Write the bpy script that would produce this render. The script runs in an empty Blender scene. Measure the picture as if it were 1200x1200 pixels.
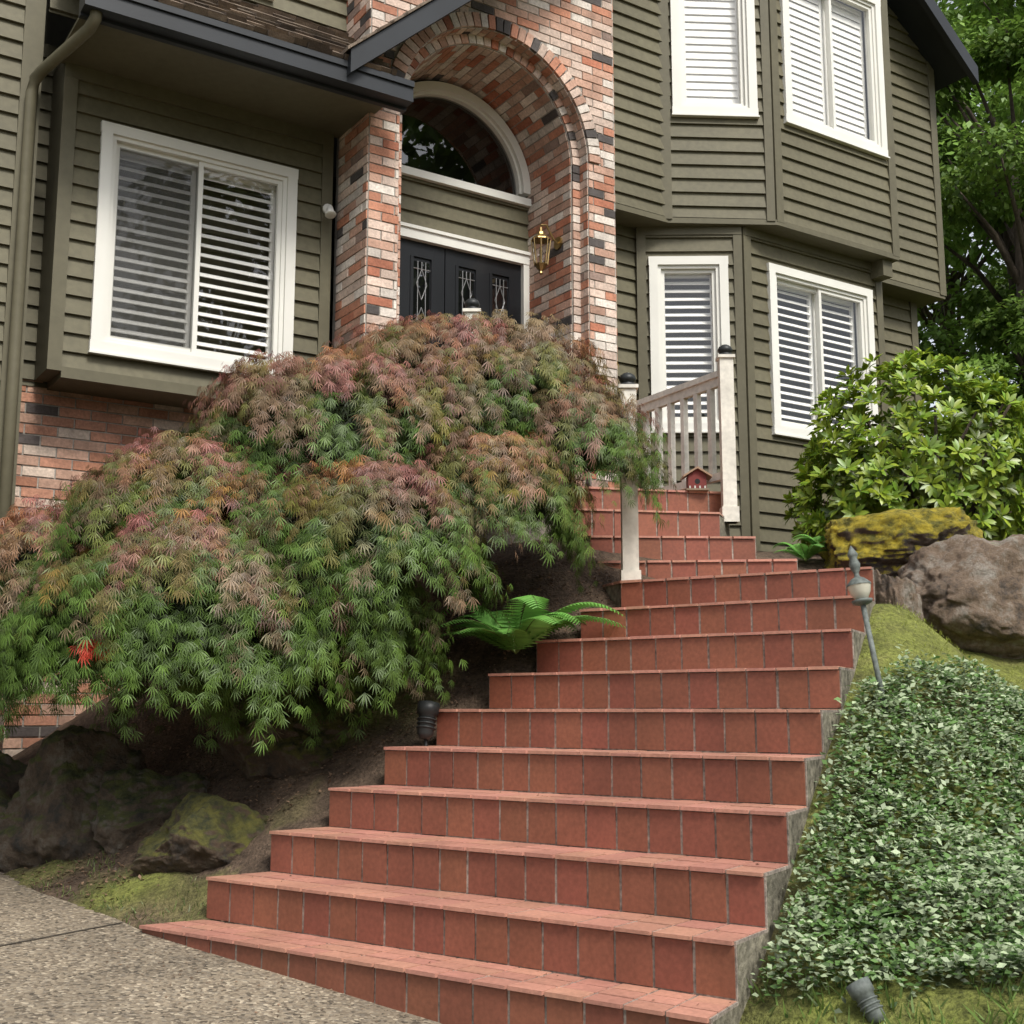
import bpy, math, random
import numpy as np
from mathutils import Vector, noise, Matrix
random.seed(7); rng=np.random.default_rng(7)
sc=bpy.context.scene
ZO=1.05
# ---------------------------------------------------------------- materials
def nt_new(name):
    m=bpy.data.materials.new(name); m.use_nodes=True
    nt=m.node_tree; nt.nodes.clear(); return m,nt,nt.nodes,nt.links
def mk(name,col=None,rough=.8,ns=(3,40),na=.3,bs=80,bstr=.3,bd=.004,spec=.3,metal=0,stretch=None,coat=0):
    m,nt,N,L=nt_new(name)
    out=N.new('ShaderNodeOutputMaterial'); p=N.new('ShaderNodeBsdfPrincipled')
    p.inputs['Roughness'].default_value=rough; p.inputs['Metallic'].default_value=metal
    p.inputs['Specular IOR Level'].default_value=spec; p.inputs['Coat Weight'].default_value=coat
    L.new(p.outputs[0],out.inputs[0])
    tc=N.new('ShaderNodeTexCoord'); src=tc.outputs['Object']
    if stretch:
        mp=N.new('ShaderNodeMapping'); mp.inputs['Scale'].default_value=stretch
        L.new(src,mp.inputs[0]); src=mp.outputs[0]
    if col is None:
        a=N.new('ShaderNodeAttribute'); a.attribute_name='Col'; base=a.outputs['Color']
    else:
        r=N.new('ShaderNodeRGB'); r.outputs[0].default_value=(*col,1); base=r.outputs[0]
    for s in ns:
        n=N.new('ShaderNodeTexNoise'); n.inputs['Scale'].default_value=s; n.inputs['Detail'].default_value=5
        L.new(src,n.inputs['Vector'])
        mr=N.new('ShaderNodeMapRange'); mr.inputs['From Min'].default_value=.3; mr.inputs['From Max'].default_value=.7
        mr.inputs['To Min'].default_value=1-na; mr.inputs['To Max'].default_value=1+na
        L.new(n.outputs['Fac'],mr.inputs['Value'])
        mx=N.new('ShaderNodeVectorMath'); mx.operation='SCALE'
        L.new(base,mx.inputs[0]); L.new(mr.outputs[0],mx.inputs['Scale']); base=mx.outputs[0]
    L.new(base,p.inputs['Base Color'])
    if bstr>0:
        n=N.new('ShaderNodeTexNoise'); n.inputs['Scale'].default_value=bs; n.inputs['Detail'].default_value=6
        L.new(src,n.inputs['Vector'])
        b=N.new('ShaderNodeBump'); b.inputs['Strength'].default_value=bstr; b.inputs['Distance'].default_value=bd
        L.new(n.outputs['Fac'],b.inputs['Height']); L.new(b.outputs[0],p.inputs['Normal'])
    return m
def mk_leaf(name,rough=.45,trans=.3,gl=.06):
    m,nt,N,L=nt_new(name)
    out=N.new('ShaderNodeOutputMaterial'); p=N.new('ShaderNodeBsdfDiffuse'); g=N.new('ShaderNodeBsdfGlossy'); g.inputs['Roughness'].default_value=rough
    a=N.new('ShaderNodeAttribute'); a.attribute_name='Col'
    t=N.new('ShaderNodeBsdfTranslucent'); mx=N.new('ShaderNodeMixShader'); mx.inputs[0].default_value=trans
    L.new(a.outputs['Color'],p.inputs['Color']); L.new(a.outputs['Color'],t.inputs['Color'])
    m2=N.new('ShaderNodeMixShader'); m2.inputs[0].default_value=gl
    L.new(p.outputs[0],mx.inputs[1]); L.new(t.outputs[0],mx.inputs[2]); L.new(mx.outputs[0],m2.inputs[1]); L.new(g.outputs[0],m2.inputs[2]); L.new(m2.outputs[0],out.inputs[0])
    return m
def mk_glass(name,base=.06,tint=(1,1,1)):
    m,nt,N,L=nt_new(name)
    out=N.new('ShaderNodeOutputMaterial'); g=N.new('ShaderNodeBsdfGlossy'); g.inputs['Roughness'].default_value=.01
    t=N.new('ShaderNodeBsdfTransparent'); t.inputs[0].default_value=(*tint,1)
    f=N.new('ShaderNodeLayerWeight'); f.inputs['Blend'].default_value=.5
    pw=N.new('ShaderNodeMath'); pw.operation='POWER'; pw.inputs[1].default_value=4; L.new(f.outputs['Facing'],pw.inputs[0])
    ma=N.new('ShaderNodeMath'); ma.operation='MULTIPLY_ADD'; ma.inputs[1].default_value=.9-base; ma.inputs[2].default_value=base; L.new(pw.outputs[0],ma.inputs[0])
    mx=N.new('ShaderNodeMixShader')
    L.new(ma.outputs[0],mx.inputs[0]); L.new(t.outputs[0],mx.inputs[1]); L.new(g.outputs[0],mx.inputs[2]); L.new(mx.outputs[0],out.inputs[0])
    return m
def mk_screen(name):
    m,nt,N,L=nt_new(name)
    out=N.new('ShaderNodeOutputMaterial'); g=N.new('ShaderNodeBsdfDiffuse'); g.inputs[0].default_value=(.09,.09,.085,1)
    t=N.new('ShaderNodeBsdfTransparent'); mx=N.new('ShaderNodeMixShader'); mx.inputs[0].default_value=.45
    L.new(t.outputs[0],mx.inputs[1]); L.new(g.outputs[0],mx.inputs[2]); L.new(mx.outputs[0],out.inputs[0])
    return m
def mk_drive():
    m,nt,N,L=nt_new('exposed_aggregate')
    out=N.new('ShaderNodeOutputMaterial'); p=N.new('ShaderNodeBsdfPrincipled'); p.inputs['Roughness'].default_value=.85
    tc=N.new('ShaderNodeTexCoord')
    v=N.new('ShaderNodeTexVoronoi'); v.inputs['Scale'].default_value=80; L.new(tc.outputs['Object'],v.inputs['Vector'])
    sep=N.new('ShaderNodeSeparateColor'); L.new(v.outputs['Color'],sep.inputs[0])
    cr=N.new('ShaderNodeValToRGB'); e=cr.color_ramp.elements
    e[0].position=0; e[0].color=(.06,.048,.034,1); e[1].position=1; e[1].color=(.44,.37,.27,1)
    for pos,c in ((.3,(.19,.15,.105)),(.6,(.27,.22,.155)),(.8,(.15,.125,.095))):
        x=e.new(pos); x.color=(*c,1)
    L.new(sep.outputs[0],cr.inputs[0])
    n=N.new('ShaderNodeTexNoise'); n.inputs['Scale'].default_value=1.6; n.inputs['Detail'].default_value=7; L.new(tc.outputs['Object'],n.inputs['Vector'])
    mr=N.new('ShaderNodeMapRange'); mr.inputs['From Min'].default_value=.3; mr.inputs['From Max'].default_value=.7; mr.inputs['To Min'].default_value=.62; mr.inputs['To Max'].default_value=1.2
    L.new(n.outputs['Fac'],mr.inputs[0])
    s=N.new('ShaderNodeVectorMath'); s.operation='SCALE'; L.new(cr.outputs[0],s.inputs[0]); L.new(mr.outputs[0],s.inputs['Scale'])
    L.new(s.outputs[0],p.inputs['Base Color'])
    b=N.new('ShaderNodeBump'); b.inputs['Strength'].default_value=.6; b.inputs['Distance'].default_value=.005; b.invert=True
    L.new(v.outputs['Distance'],b.inputs['Height']); L.new(b.outputs[0],p.inputs['Normal']); L.new(p.outputs[0],out.inputs[0])
    return m
def mk_rock(name,c1,c2,moss,mcol=(.13,.13,.02)):
    m,nt,N,L=nt_new(name)
    out=N.new('ShaderNodeOutputMaterial'); p=N.new('ShaderNodeBsdfPrincipled'); p.inputs['Roughness'].default_value=.85
    tc=N.new('ShaderNodeTexCoord'); o=tc.outputs['Object']
    n=N.new('ShaderNodeTexNoise'); n.inputs['Scale'].default_value=6; n.inputs['Detail'].default_value=11; n.inputs['Roughness'].default_value=.75; L.new(o,n.inputs['Vector'])
    cr=N.new('ShaderNodeValToRGB'); e=cr.color_ramp.elements; e[0].position=.36; e[0].color=(*c1,1); e[1].position=.62; e[1].color=(*c2,1)
    x=e.new(.5); x.color=((c1[0]+c2[0])*.55,(c1[1]+c2[1])*.43,(c1[2]+c2[2])*.34,1)
    L.new(n.outputs['Fac'],cr.inputs[0])
    geo=N.new('ShaderNodeNewGeometry'); sx=N.new('ShaderNodeSeparateXYZ'); L.new(geo.outputs['Normal'],sx.inputs[0])
    n2=N.new('ShaderNodeTexNoise'); n2.inputs['Scale'].default_value=7; n2.inputs['Detail'].default_value=9; n2.inputs['Roughness'].default_value=.65; L.new(o,n2.inputs['Vector'])
    ad=N.new('ShaderNodeMath'); ad.operation='MULTIPLY_ADD'; L.new(n2.outputs['Fac'],ad.inputs[0]); ad.inputs[1].default_value=1.8; L.new(sx.outputs['Z'],ad.inputs[2])
    mr=N.new('ShaderNodeMapRange'); mr.inputs['From Min'].default_value=2.05-moss; mr.inputs['From Max'].default_value=2.35-moss; L.new(ad.outputs[0],mr.inputs[0])
    n3=N.new('ShaderNodeTexNoise'); n3.inputs['Scale'].default_value=14; n3.inputs['Detail'].default_value=10; n3.inputs['Roughness'].default_value=.7; L.new(o,n3.inputs['Vector'])
    mc=N.new('ShaderNodeValToRGB'); e=mc.color_ramp.elements; e[0].position=.38; e[0].color=(mcol[0]*.3,mcol[1]*.35,mcol[2]*.5,1); e[1].position=.62; e[1].color=(mcol[0]*1.5,mcol[1]*1.4,mcol[2]*1.1,1)
    L.new(n3.outputs['Fac'],mc.inputs[0])
    mx=N.new('ShaderNodeMix'); mx.data_type='RGBA'; L.new(mr.outputs[0],mx.inputs[0]); L.new(cr.outputs[0],mx.inputs[6]); L.new(mc.outputs[0],mx.inputs[7])
    L.new(mx.outputs[2],p.inputs['Base Color'])
    nb=N.new('ShaderNodeTexNoise'); nb.inputs['Scale'].default_value=28; nb.inputs['Detail'].default_value=10; nb.inputs['Roughness'].default_value=.75; L.new(o,nb.inputs['Vector'])
    b=N.new('ShaderNodeBump'); b.inputs['Strength'].default_value=1; b.inputs['Distance'].default_value=.035; L.new(nb.outputs['Fac'],b.inputs['Height'])
    L.new(b.outputs[0],p.inputs['Normal']); L.new(p.outputs[0],out.inputs[0]); return m

M={}
M['siding']=mk('olive_siding',(.112,.101,.062),.62,(1.5,25),.12,60,.15,.002)
M['trimgreen']=mk('olive_trim',(.105,.095,.06),.6,(2,20),.08,60,.1,.002)
M['white']=mk('white_vinyl',(.66,.65,.60),.45,(3,),.04,50,.05,.001)
M['post']=mk('weathered_white_paint',(.62,.59,.52),.6,(4,30),.13,50,.2,.002)
M['blind']=mk('blind_slat',(.80,.79,.75),.5,(2,),.04,50,0)
M['room']=mk('dark_room',(.035,.035,.03),.9,(2,),.1,50,0)
M['brick']=mk('brick',None,.85,(6,55),.2,90,.6,.004)
M['mortar']=mk('mortar',(.32,.295,.26),.95,(8,80),.2,150,.6,.004)
M['tile']=mk('quarry_tile',None,.42,(2.5,60),.15,140,.25,.0015,spec=.4)
M['grout']=mk('grout',(.24,.205,.175),.95,(9,60),.4,150,.6,.003)
M['concrete']=mk('mossy_concrete',(.18,.165,.125),.95,(4,30),.45,40,.8,.012)
M['charcoal']=mk('charcoal_fascia',(.020,.023,.027),.45,(3,),.15,50,.1,.002)
M['shingle']=mk('cedar_shake',None,.9,(5,60),.25,60,.6,.006,stretch=(3,3,1))
M['doorblack']=mk('black_door_paint',(.010,.011,.013),.3,(3,),.1,50,.05,.001,spec=.4)
M['lead']=mk('leaded_caming',(.3,.3,.3),.35,(5,),.1,50,0,metal=.6)
M['brass']=mk('aged_brass',(.30,.21,.09),.38,(12,),.25,50,.1,.001,metal=.9)
M['black']=mk('black_metal',(.02,.022,.022),.45,(8,),.2,50,.1,.001)
M['graymetal']=mk('verdigris_metal',(.11,.125,.115),.6,(10,60),.3,50,.3,.002)
M['frost']=mk('frosted_lens',(.5,.48,.4),.25,(8,),.1,50,0)
M['glass']=mk_glass('window_glass',.07)
M['glassdark']=mk_glass('door_glass',.12,(.5,.5,.5))
M['screen']=mk_screen('insect_screen')
M['drive']=mk_drive()
M['bark']=mk('bark',(.085,.065,.05),.9,(6,40),.35,40,.8,.01,stretch=(1,1,.3))
M['ground']=mk('soil_and_moss',None,.95,(5,45),.4,70,1.0,.02)
M['maple']=mk_leaf('maple_leaf',.5,.25,.03)
M['rhodo']=mk_leaf('rhododendron_leaf',.4,.25,.05)
M['leaf']=mk_leaf('leaf',.5,.3,.035)
M['attr']=mk('painted',None,.6,(8,),.15,50,.1,.001)

# ---------------------------------------------------------------- mesh builder
class MB:
    def __init__(s): s.v=[]; s.f=[]; s.c=[]; s.m=[]
    def add(s,vs,fs,col=(1,1,1),mi=0):
        b=len(s.v); s.v.extend([tuple(v) for v in vs])
        for f in fs: s.f.append(tuple(b+i for i in f)); s.c.append(col); s.m.append(mi)
    def hexa(s,p,col=(1,1,1),mi=0):
        s.add(p,[(0,3,2,1),(4,5,6,7),(0,1,5,4),(1,2,6,5),(2,3,7,6),(3,0,4,7)],col,mi)
    def box(s,c,a,b,n,col=(1,1,1),mi=0):
        c=Vector(c);a=Vector(a);b=Vector(b);n=Vector(n)
        s.hexa([c-a-b-n,c+a-b-n,c+a+b-n,c-a+b-n,c-a-b+n,c+a-b+n,c+a+b+n,c-a+b+n],col,mi)
    def cube(s,x0,x1,y0,y1,z0,z1,col=(1,1,1),mi=0):
        s.hexa([(x0,y0,z0),(x1,y0,z0),(x1,y1,z0),(x0,y1,z0),(x0,y0,z1),(x1,y0,z1),(x1,y1,z1),(x0,y1,z1)],col,mi)
    def prism(s,poly,z0,z1,col=(1,1,1),mi=0):
        n=len(poly); b=[(p[0],p[1],z0) for p in poly]+[(p[0],p[1],z1) for p in poly]
        s.add(b,[tuple(range(n))[::-1],tuple(range(n,2*n))]+[(i,(i+1)%n,n+(i+1)%n,n+i) for i in range(n)],col,mi)
    def tube(s,pts,rad,seg=8,col=(1,1,1),mi=0):
        pts=[Vector(p) for p in pts]; ref=Vector((.31,.17,.93)).normalized()
        vs=[]
        for i,p in enumerate(pts):
            t=(pts[min(i+1,len(pts)-1)]-pts[max(i-1,0)]).normalized()
            a=t.cross(ref)
            if a.length<.1: a=t.cross(Vector((1,0,0)))
            a.normalize(); b=t.cross(a); r=rad[i] if hasattr(rad,'__len__') else rad
            for k in range(seg):
                an=2*math.pi*k/seg; vs.append(p+a*math.cos(an)*r+b*math.sin(an)*r)
        fs=[]
        for i in range(len(pts)-1):
            for k in range(seg):
                fs.append((i*seg+k,i*seg+(k+1)%seg,(i+1)*seg+(k+1)%seg,(i+1)*seg+k))
        fs.append(tuple(range(seg))[::-1]); fs.append(tuple((len(pts)-1)*seg+k for k in range(seg)))
        s.add(vs,fs,col,mi)
    def lathe(s,c,prof,seg=16,col=(1,1,1),mi=0,axis=None):
        c=Vector(c); ax=Vector(axis or (0,0,1)).normalized(); a=ax.cross(Vector((0.3,1,.1))).normalized(); b=ax.cross(a)
        vs=[];fs=[]
        for r,z in prof:
            for k in range(seg):
                an=2*math.pi*k/seg; vs.append(c+ax*z+a*math.cos(an)*r+b*math.sin(an)*r)
        for i in range(len(prof)-1):
            for k in range(seg): fs.append((i*seg+k,i*seg+(k+1)%seg,(i+1)*seg+(k+1)%seg,(i+1)*seg+k))
        s.add(vs,fs,col,mi)
    def obj(s,name,mats,parent=None,smooth=False):
        me=bpy.data.meshes.new(name); me.from_pydata(s.v,[],s.f)
        for m in (mats if isinstance(mats,(list,tuple)) else [mats]): me.materials.append(m)
        me.polygons.foreach_set('material_index',s.m)
        ca=me.color_attributes.new('Col','FLOAT_COLOR','CORNER')
        arr=np.ones((len(me.loops),4),dtype=np.float32)
        lens=np.array([len(f) for f in s.f]); arr[:,:3]=np.repeat(np.array(s.c,dtype=np.float32),lens,axis=0)
        ca.data.foreach_set('color',arr.ravel())
        if smooth: me.polygons.foreach_set('use_smooth',[True]*len(me.polygons))
        me.update(); o=bpy.data.objects.new(name,me); sc.collection.objects.link(o)
        if parent: o.parent=parent
        return o
def empty(name):
    o=bpy.data.objects.new(name,None); sc.collection.objects.link(o); return o
def norm(a):
    a=np.asarray(a,float); return a/np.maximum(np.linalg.norm(a,axis=-1,keepdims=True),1e-9)
def leaves(name,pos,dr,nr,size,col,tv,tf,mat,parent=None):
    pos=np.asarray(pos,float); dr=norm(np.asarray(dr,float)); nr=np.asarray(nr,float); size=np.asarray(size,float)
    side=norm(np.cross(dr,nr)); nn=np.cross(side,dr)
    tv=np.asarray(tv,float); tf=np.asarray(tf,int); n=len(pos); k=len(tv)
    V=pos[:,None,:]+size[:,None,None]*(tv[None,:,0,None]*side[:,None,:]+tv[None,:,1,None]*dr[:,None,:]+tv[None,:,2,None]*nn[:,None,:])
    F=(tf[None]+(np.arange(n)*k)[:,None,None]).reshape(-1,4)
    me=bpy.data.meshes.new(name); me.vertices.add(n*k); me.vertices.foreach_set('co',V.astype(np.float32).ravel())
    nf=len(F); me.loops.add(nf*4); me.loops.foreach_set('vertex_index',F.astype(np.int32).ravel())
    me.polygons.add(nf); me.polygons.foreach_set('loop_start',np.arange(nf,dtype=np.int32)*4)
    me.polygons.foreach_set('loop_total',np.full(nf,4,dtype=np.int32))
    me.update(calc_edges=True)
    ca=me.color_attributes.new('Col','FLOAT_COLOR','CORNER')
    c=np.ones((n,4),dtype=np.float32); c[:,:3]=col
    ca.data.foreach_set('color',np.repeat(c,len(tf)*4,axis=0).ravel())
    me.materials.append(mat); o=bpy.data.objects.new(name,me); sc.collection.objects.link(o)
    if parent: o.parent=parent
    return o
def rdir(n):
    return norm(rng.normal(size=(n,3)))

# ---------------------------------------------------------------- stairs data (metres, z relative to eye level)
R=[(.577,3.74),(.69,3.95),(.83,4.17),(.955,4.38),(1.08,4.62),(1.21,4.88),(1.36,5.15),(1.50,5.45),(1.64,5.75),(1.80,6.12)]
Lf=[(-1.518,5.30),(-1.283,5.43),(-1.05,5.58),(-.82,5.74),(-.59,5.91),(-.36,6.07),(-.11,6.24),(.13,6.42),(.37,6.62),(.605,6.83)]
H=[-.875+.175*k for k in range(10)]
UP=[((.50,7.25),(1.66,7.15),.86),((.47,7.45),(1.49,7.5),1.04),((.36,7.62),(1.32,7.78),1.235),((.30,7.85),(1.44,8.1),1.42)]
# ---------------------------------------------------------------- terrain
def dplane(x,y): return -.905-.057*(x+1.5)+.057*(y-5.3)
DP=[(-9,9.0),(-4.5,7.3),(-2.53,6.32),(-2.2,5.92),(-1.93,5.70),(-1.7,5.5),(-1.5,5.28),(.60,3.72),(.72,3.5),(.95,2.6),(1.6,1.0),(2.6,-3),(3,-12),(-9,-12)]
def inpoly(x,y,P):
    r=np.zeros(x.shape,bool); n=len(P)
    for i in range(n):
        x1,y1=P[i];x2,y2=P[(i+1)%n]
        if y1==y2: continue
        c=((y1>y)!=(y2>y))&(x<(x2-x1)*(y-y1)/(y2-y1)+x1); r^=c
    return r
cp=[]
for k in range(10):
    cp.append((R[k][0]+.12,R[k][1]-.06,H[k]-.2)); cp.append((Lf[k][0]-.08,Lf[k][1]+.06,H[k]-(.18 if k<7 else .13) if k else -.93))
    cx,cy=(R[k][0]+Lf[k][0])/2,(R[k][1]+Lf[k][1])/2; cp.append((cx,cy,H[k]-.45))
for x,y in DP[:8]: cp.append((x,y,dplane(x,y)))
for x,y in ((-3,4),(-1,2),(0,0),(-3,0),(.3,3.0),(-4,5),(-1.5,4),(.9,2.6)): cp.append((x,y,dplane(x,y)))
cp+=[(-3.6,7.3,-.55),(-3,7.4,-.35),(-2.3,7.6,.15),(-1.6,7.9,.4),(-1,8.2,.6),(-.4,7.7,.9),(.24,7.1,.8),(-.7,6.7,.08),(-1.3,6.3,-.38),(-1.5,6.8,-.05),(-2.2,6.9,-.25),
 (-.3,6.9,.5),(1.34,3.4,-.86),(1.46,3.7,-.78),(1.8,4.5,-.55),(2.37,5.8,0),(2.25,6.5,.3),(2.1,7.1,.72),(3,3.5,-.55),(3,5,-.15),(3.5,7,.6),(4,9,1.1),(2.5,8,1.0),
 (2,9.4,1.15),(6,10,1.1),(1.55,5.15,-.02),(1.0,8.9,1.1),(1.9,8.0,.98),(1.1,2.2,-1.15),(2,1,-1.1),(.5,10,1),(-3,10,-.4)]
cp=np.array(cp)
def U(r): r=np.maximum(r,1e-9); return r*r*np.log(r)
CP=cp[:,:2]; NC=len(cp); K=U(np.linalg.norm(CP[:,None]-CP[None],axis=2))+np.eye(NC)*.008
Pm=np.c_[np.ones(NC),CP]; A=np.block([[K,Pm],[Pm.T,np.zeros((3,3))]]); TW=np.linalg.solve(A,np.r_[cp[:,2],np.zeros(3)])
def tps(x,y):
    q=np.stack([x.ravel(),y.ravel()],1); out=np.zeros(len(q))
    for i in range(0,len(q),20000):
        qq=q[i:i+20000]; out[i:i+20000]=U(np.linalg.norm(qq[:,None]-CP[None],axis=2))@TW[:NC]+TW[NC]+qq@TW[NC+1:]
    return out.reshape(x.shape)
def terrain(x,y):
    x=np.asarray(x,float);y=np.asarray(y,float)
    z=tps(x,y); r=np.hypot(x-0,y-6); t=np.clip((r-4.5)/5,0,1); t=t*t*(3-2*t)
    far=np.clip(-1.0+ .12*(y-2)+.06*x,-1.3,1.4)
    z=np.clip(z,-1.6,1.6)*(1-t)+far*t
    ins=inpoly(x,y,DP); return np.where(ins,dplane(x,y)-.012,z)
xs=np.r_[np.array([-500,-200,-80,-40,-25,-16,-12,-9,-7.5,-6.2,-5.2,-4.6]),np.arange(-4.2,4.3,.05),np.array([4.6,5.2,6,7,8.5,10.5,14,20,30,50,90,200,500])]
ys=np.r_[np.array([-500,-200,-80,-40,-20,-12,-7,-4,-2,-.5,.5,1.2]),np.arange(1.8,9.6,.05),np.array([10,10.6,11.5,13,15,18,22,30,45,80,200,500])]
X,Y=np.meshgrid(xs,ys); Z=terrain(X,Y)
nz=np.array([noise.fractal(Vector((a*2.2,b*2.2,0)),1,2,5) for a,b in zip(X.ravel(),Y.ravel())]).reshape(X.shape)
nf=np.array([noise.noise(Vector((a*11,b*11,3))) for a,b in zip(X.ravel(),Y.ravel())]).reshape(X.shape)
ins=inpoly(X,Y,DP); Z=Z+np.where(ins,0,nz*.02+nf*.012)
moss=np.zeros(X.shape)
def blob(x,y,r,s=1): return s*np.clip(1.3-np.hypot(X-x,Y-y)/r,0,1)
for b in ((-1.78,5.72,.26,.6),(-1.45,5.5,.2,.45),(-2.2,6.1,.25,.2),(2.2,6.0,.9,1.5),(1.75,5.6,.5,1.2),(3,6.2,1,1.3),(1.1,3.4,.8,1.1),(2,3.2,1,1.2),(1.0,4.0,.3,.9),(2,4.6,1.3,1.2),(-.6,6.55,.3,.5),(-1.0,6.1,.2,.3)):
    moss=np.maximum(moss,blob(*b))
moss=np.clip(moss+nz*.6+nf*.35,0,1)*(moss>.02); moss=np.where(np.hypot(X,Y-6)>6,.8,moss)
soil=np.array([.08,.055,.038]); gr=np.array([.14,.155,.035]); C=soil*(1-moss[...,None])+gr*moss[...,None]
lit=np.clip(nf*1.5,0,1)[...,None]; C=C*(1-lit*.4)+np.array([.17,.12,.08])*lit*.4*(1-moss[...,None]*.6)
ny,nx=X.shape; idx=np.arange(nx*ny).reshape(ny,nx)
F=np.stack([idx[:-1,:-1],idx[:-1,1:],idx[1:,1:],idx[1:,:-1]],-1).reshape(-1,4)
me=bpy.data.meshes.new('ground'); me.from_pydata(np.stack([X,Y,Z],-1).reshape(-1,3).tolist(),[],F.tolist())
ca=me.color_attributes.new('Col','FLOAT_COLOR','POINT'); ca.data.foreach_set('color',np.c_[C.reshape(-1,3),np.ones(nx*ny)].astype(np.float32).ravel())
me.polygons.foreach_set('use_smooth',[True]*len(me.polygons)); me.materials.append(M['ground'])
sc.collection.objects.link(bpy.data.objects.new('ground',me))
# driveway with expansion joint
mb=MB(); mb.add([(x,y,dplane(x,y)) for x,y in DP],[tuple(range(len(DP)))[::-1]])
a=Vector((-1.64,5.42,0)); b=Vector((-3.6,2.55,0)); o=(b-a).normalized(); o=Vector((o.y,-o.x,0))*.007
mb.add([(q.x,q.y,dplane(q.x,q.y)+.003) for q in (a-o,a+o,b+o,b-o)],[(0,1,2,3)],mi=1)
mb.obj('driveway',[M['drive'],mk('joint_dirt',(.05,.042,.032),.95)])
# ---------------------------------------------------------------- stairs
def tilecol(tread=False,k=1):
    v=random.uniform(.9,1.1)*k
    if tread: return (.43*v,.21*v*random.uniform(.95,1.06),.155*v)  # treads lighter and pinker: wear plus sky reflection mixed into the colour
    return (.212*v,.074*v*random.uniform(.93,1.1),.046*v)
tiles=MB(); body=MB()
def step(L0,R0,L1,R1,z,zprev,rows=2,tw=.142):
    L0,R0,L1,R1=[Vector((*p,0)) for p in (L0,R0,L1,R1)]
    body.prism([L0,R0,R1,L1],-1.7,z-.013)
    e=(R0-L0); ln=e.length; e.normalize(); nrm=Vector((e.y,-e.x,0))
    if nrm.y>0: nrm=-nrm
    n=max(1,round(ln/tw)); g=.0056; zt=z-.014; zb=zprev+.004
    for i in range(n):
        j=random.uniform(-.0012,.0012)
        a=L0+e*(ln*i/n+g+j); b=L0+e*(ln*(i+1)/n-g+j); o=nrm*.0115*random.uniform(.8,1.2)
        q=[a,b,b+o,a+o]
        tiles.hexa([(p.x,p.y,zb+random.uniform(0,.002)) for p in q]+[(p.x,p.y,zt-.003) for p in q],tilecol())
    a=L0+e*.001;b=R0-e*.001;o=nrm*.0075;q=[a,b,b+o,a+o]
    body.hexa([(p.x,p.y,zb-.01) for p in q]+[(p.x,p.y,zt) for p in q],mi=1)
    f=nrm*.024; A=L0+f; B=R0+f
    for r in range(rows):
        for i in range(n):
            def bl(u,v): return (A+(B-A)*u)*(1-v)+(L1+(R1-L1)*u)*v
            gu=g/ln; gv=.018
            u0,u1=i/n+gu,(i+1)/n-gu; v0,v1=r/rows+(gv if r else 0),(r+1)/rows-gv
            q=[bl(u0,v0),bl(u1,v0),bl(u1,v1),bl(u0,v1)]; h=z+random.uniform(-.0015,.0015)
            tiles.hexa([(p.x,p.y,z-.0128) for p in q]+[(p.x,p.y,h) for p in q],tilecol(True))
    o2=nrm*.008; q=[L0+o2,R0+o2,R1,L1]
    body.hexa([(p.x,p.y,z-.0135) for p in q]+[(p.x,p.y,z-.003) for p in q],mi=1)
for k in range(9): step(Lf[k],R[k],Lf[k+1],R[k+1],H[k],H[k]-.175 if k else -1.08,rows=3 if k==0 else 2)
step(Lf[9],R[9],(.42,7.28),(2.0,7.16),H[9],H[8],rows=5)
zp=H[9]
for i,(l,r,z) in enumerate(UP):
    if i<3: step(l,r,UP[i+1][0],UP[i+1][1],z,zp)
    else:
        step(l,r,(-.45,8.9),(.80,9.1),z,zp,rows=7)
        body.prism([(-.55,7.55),(.295,7.85),(-.45,8.9),(.1,9.5),(-1.2,8.75),(-.80,8.0)],-.5,z-.004,mi=1)
    zp=z
st=empty('tiled_stairs')
tiles.obj('tiles',M['tile'],st); body.obj('concrete_core',[M['concrete'],M['grout']],st)

# ---------------------------------------------------------------- house
house=empty('house')
class Fr:
    def __init__(s,o,t):
        s.o=Vector((o[0],o[1],0)); s.t=Vector((t[0],t[1],0)).normalized(); s.n=Vector((s.t.y,-s.t.x,0)); s.z=Vector((0,0,1))
    def p(s,a,d,z): return s.o+s.t*a+s.n*d+s.z*z
def FD(D): return Fr((-2.62-.546*D,7.4+.838*D),(.838,.546))
def W(s,D,z=0): return FD(0).p(s,-D,z)
def fbox(mb,f,s0,s1,d0,d1,z0,z1,col=(1,1,1),mi=0):
    mb.hexa([f.p(s0,d1,z0),f.p(s1,d1,z0),f.p(s1,d0,z0),f.p(s0,d0,z0),f.p(s0,d1,z1),f.p(s1,d1,z1),f.p(s1,d0,z1),f.p(s0,d0,z1)],col,mi)
sid=MB(); trim=MB(); wht=MB(); blind=MB(); room=MB(); glass=MB(); scr=MB()
EX=.12
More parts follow.
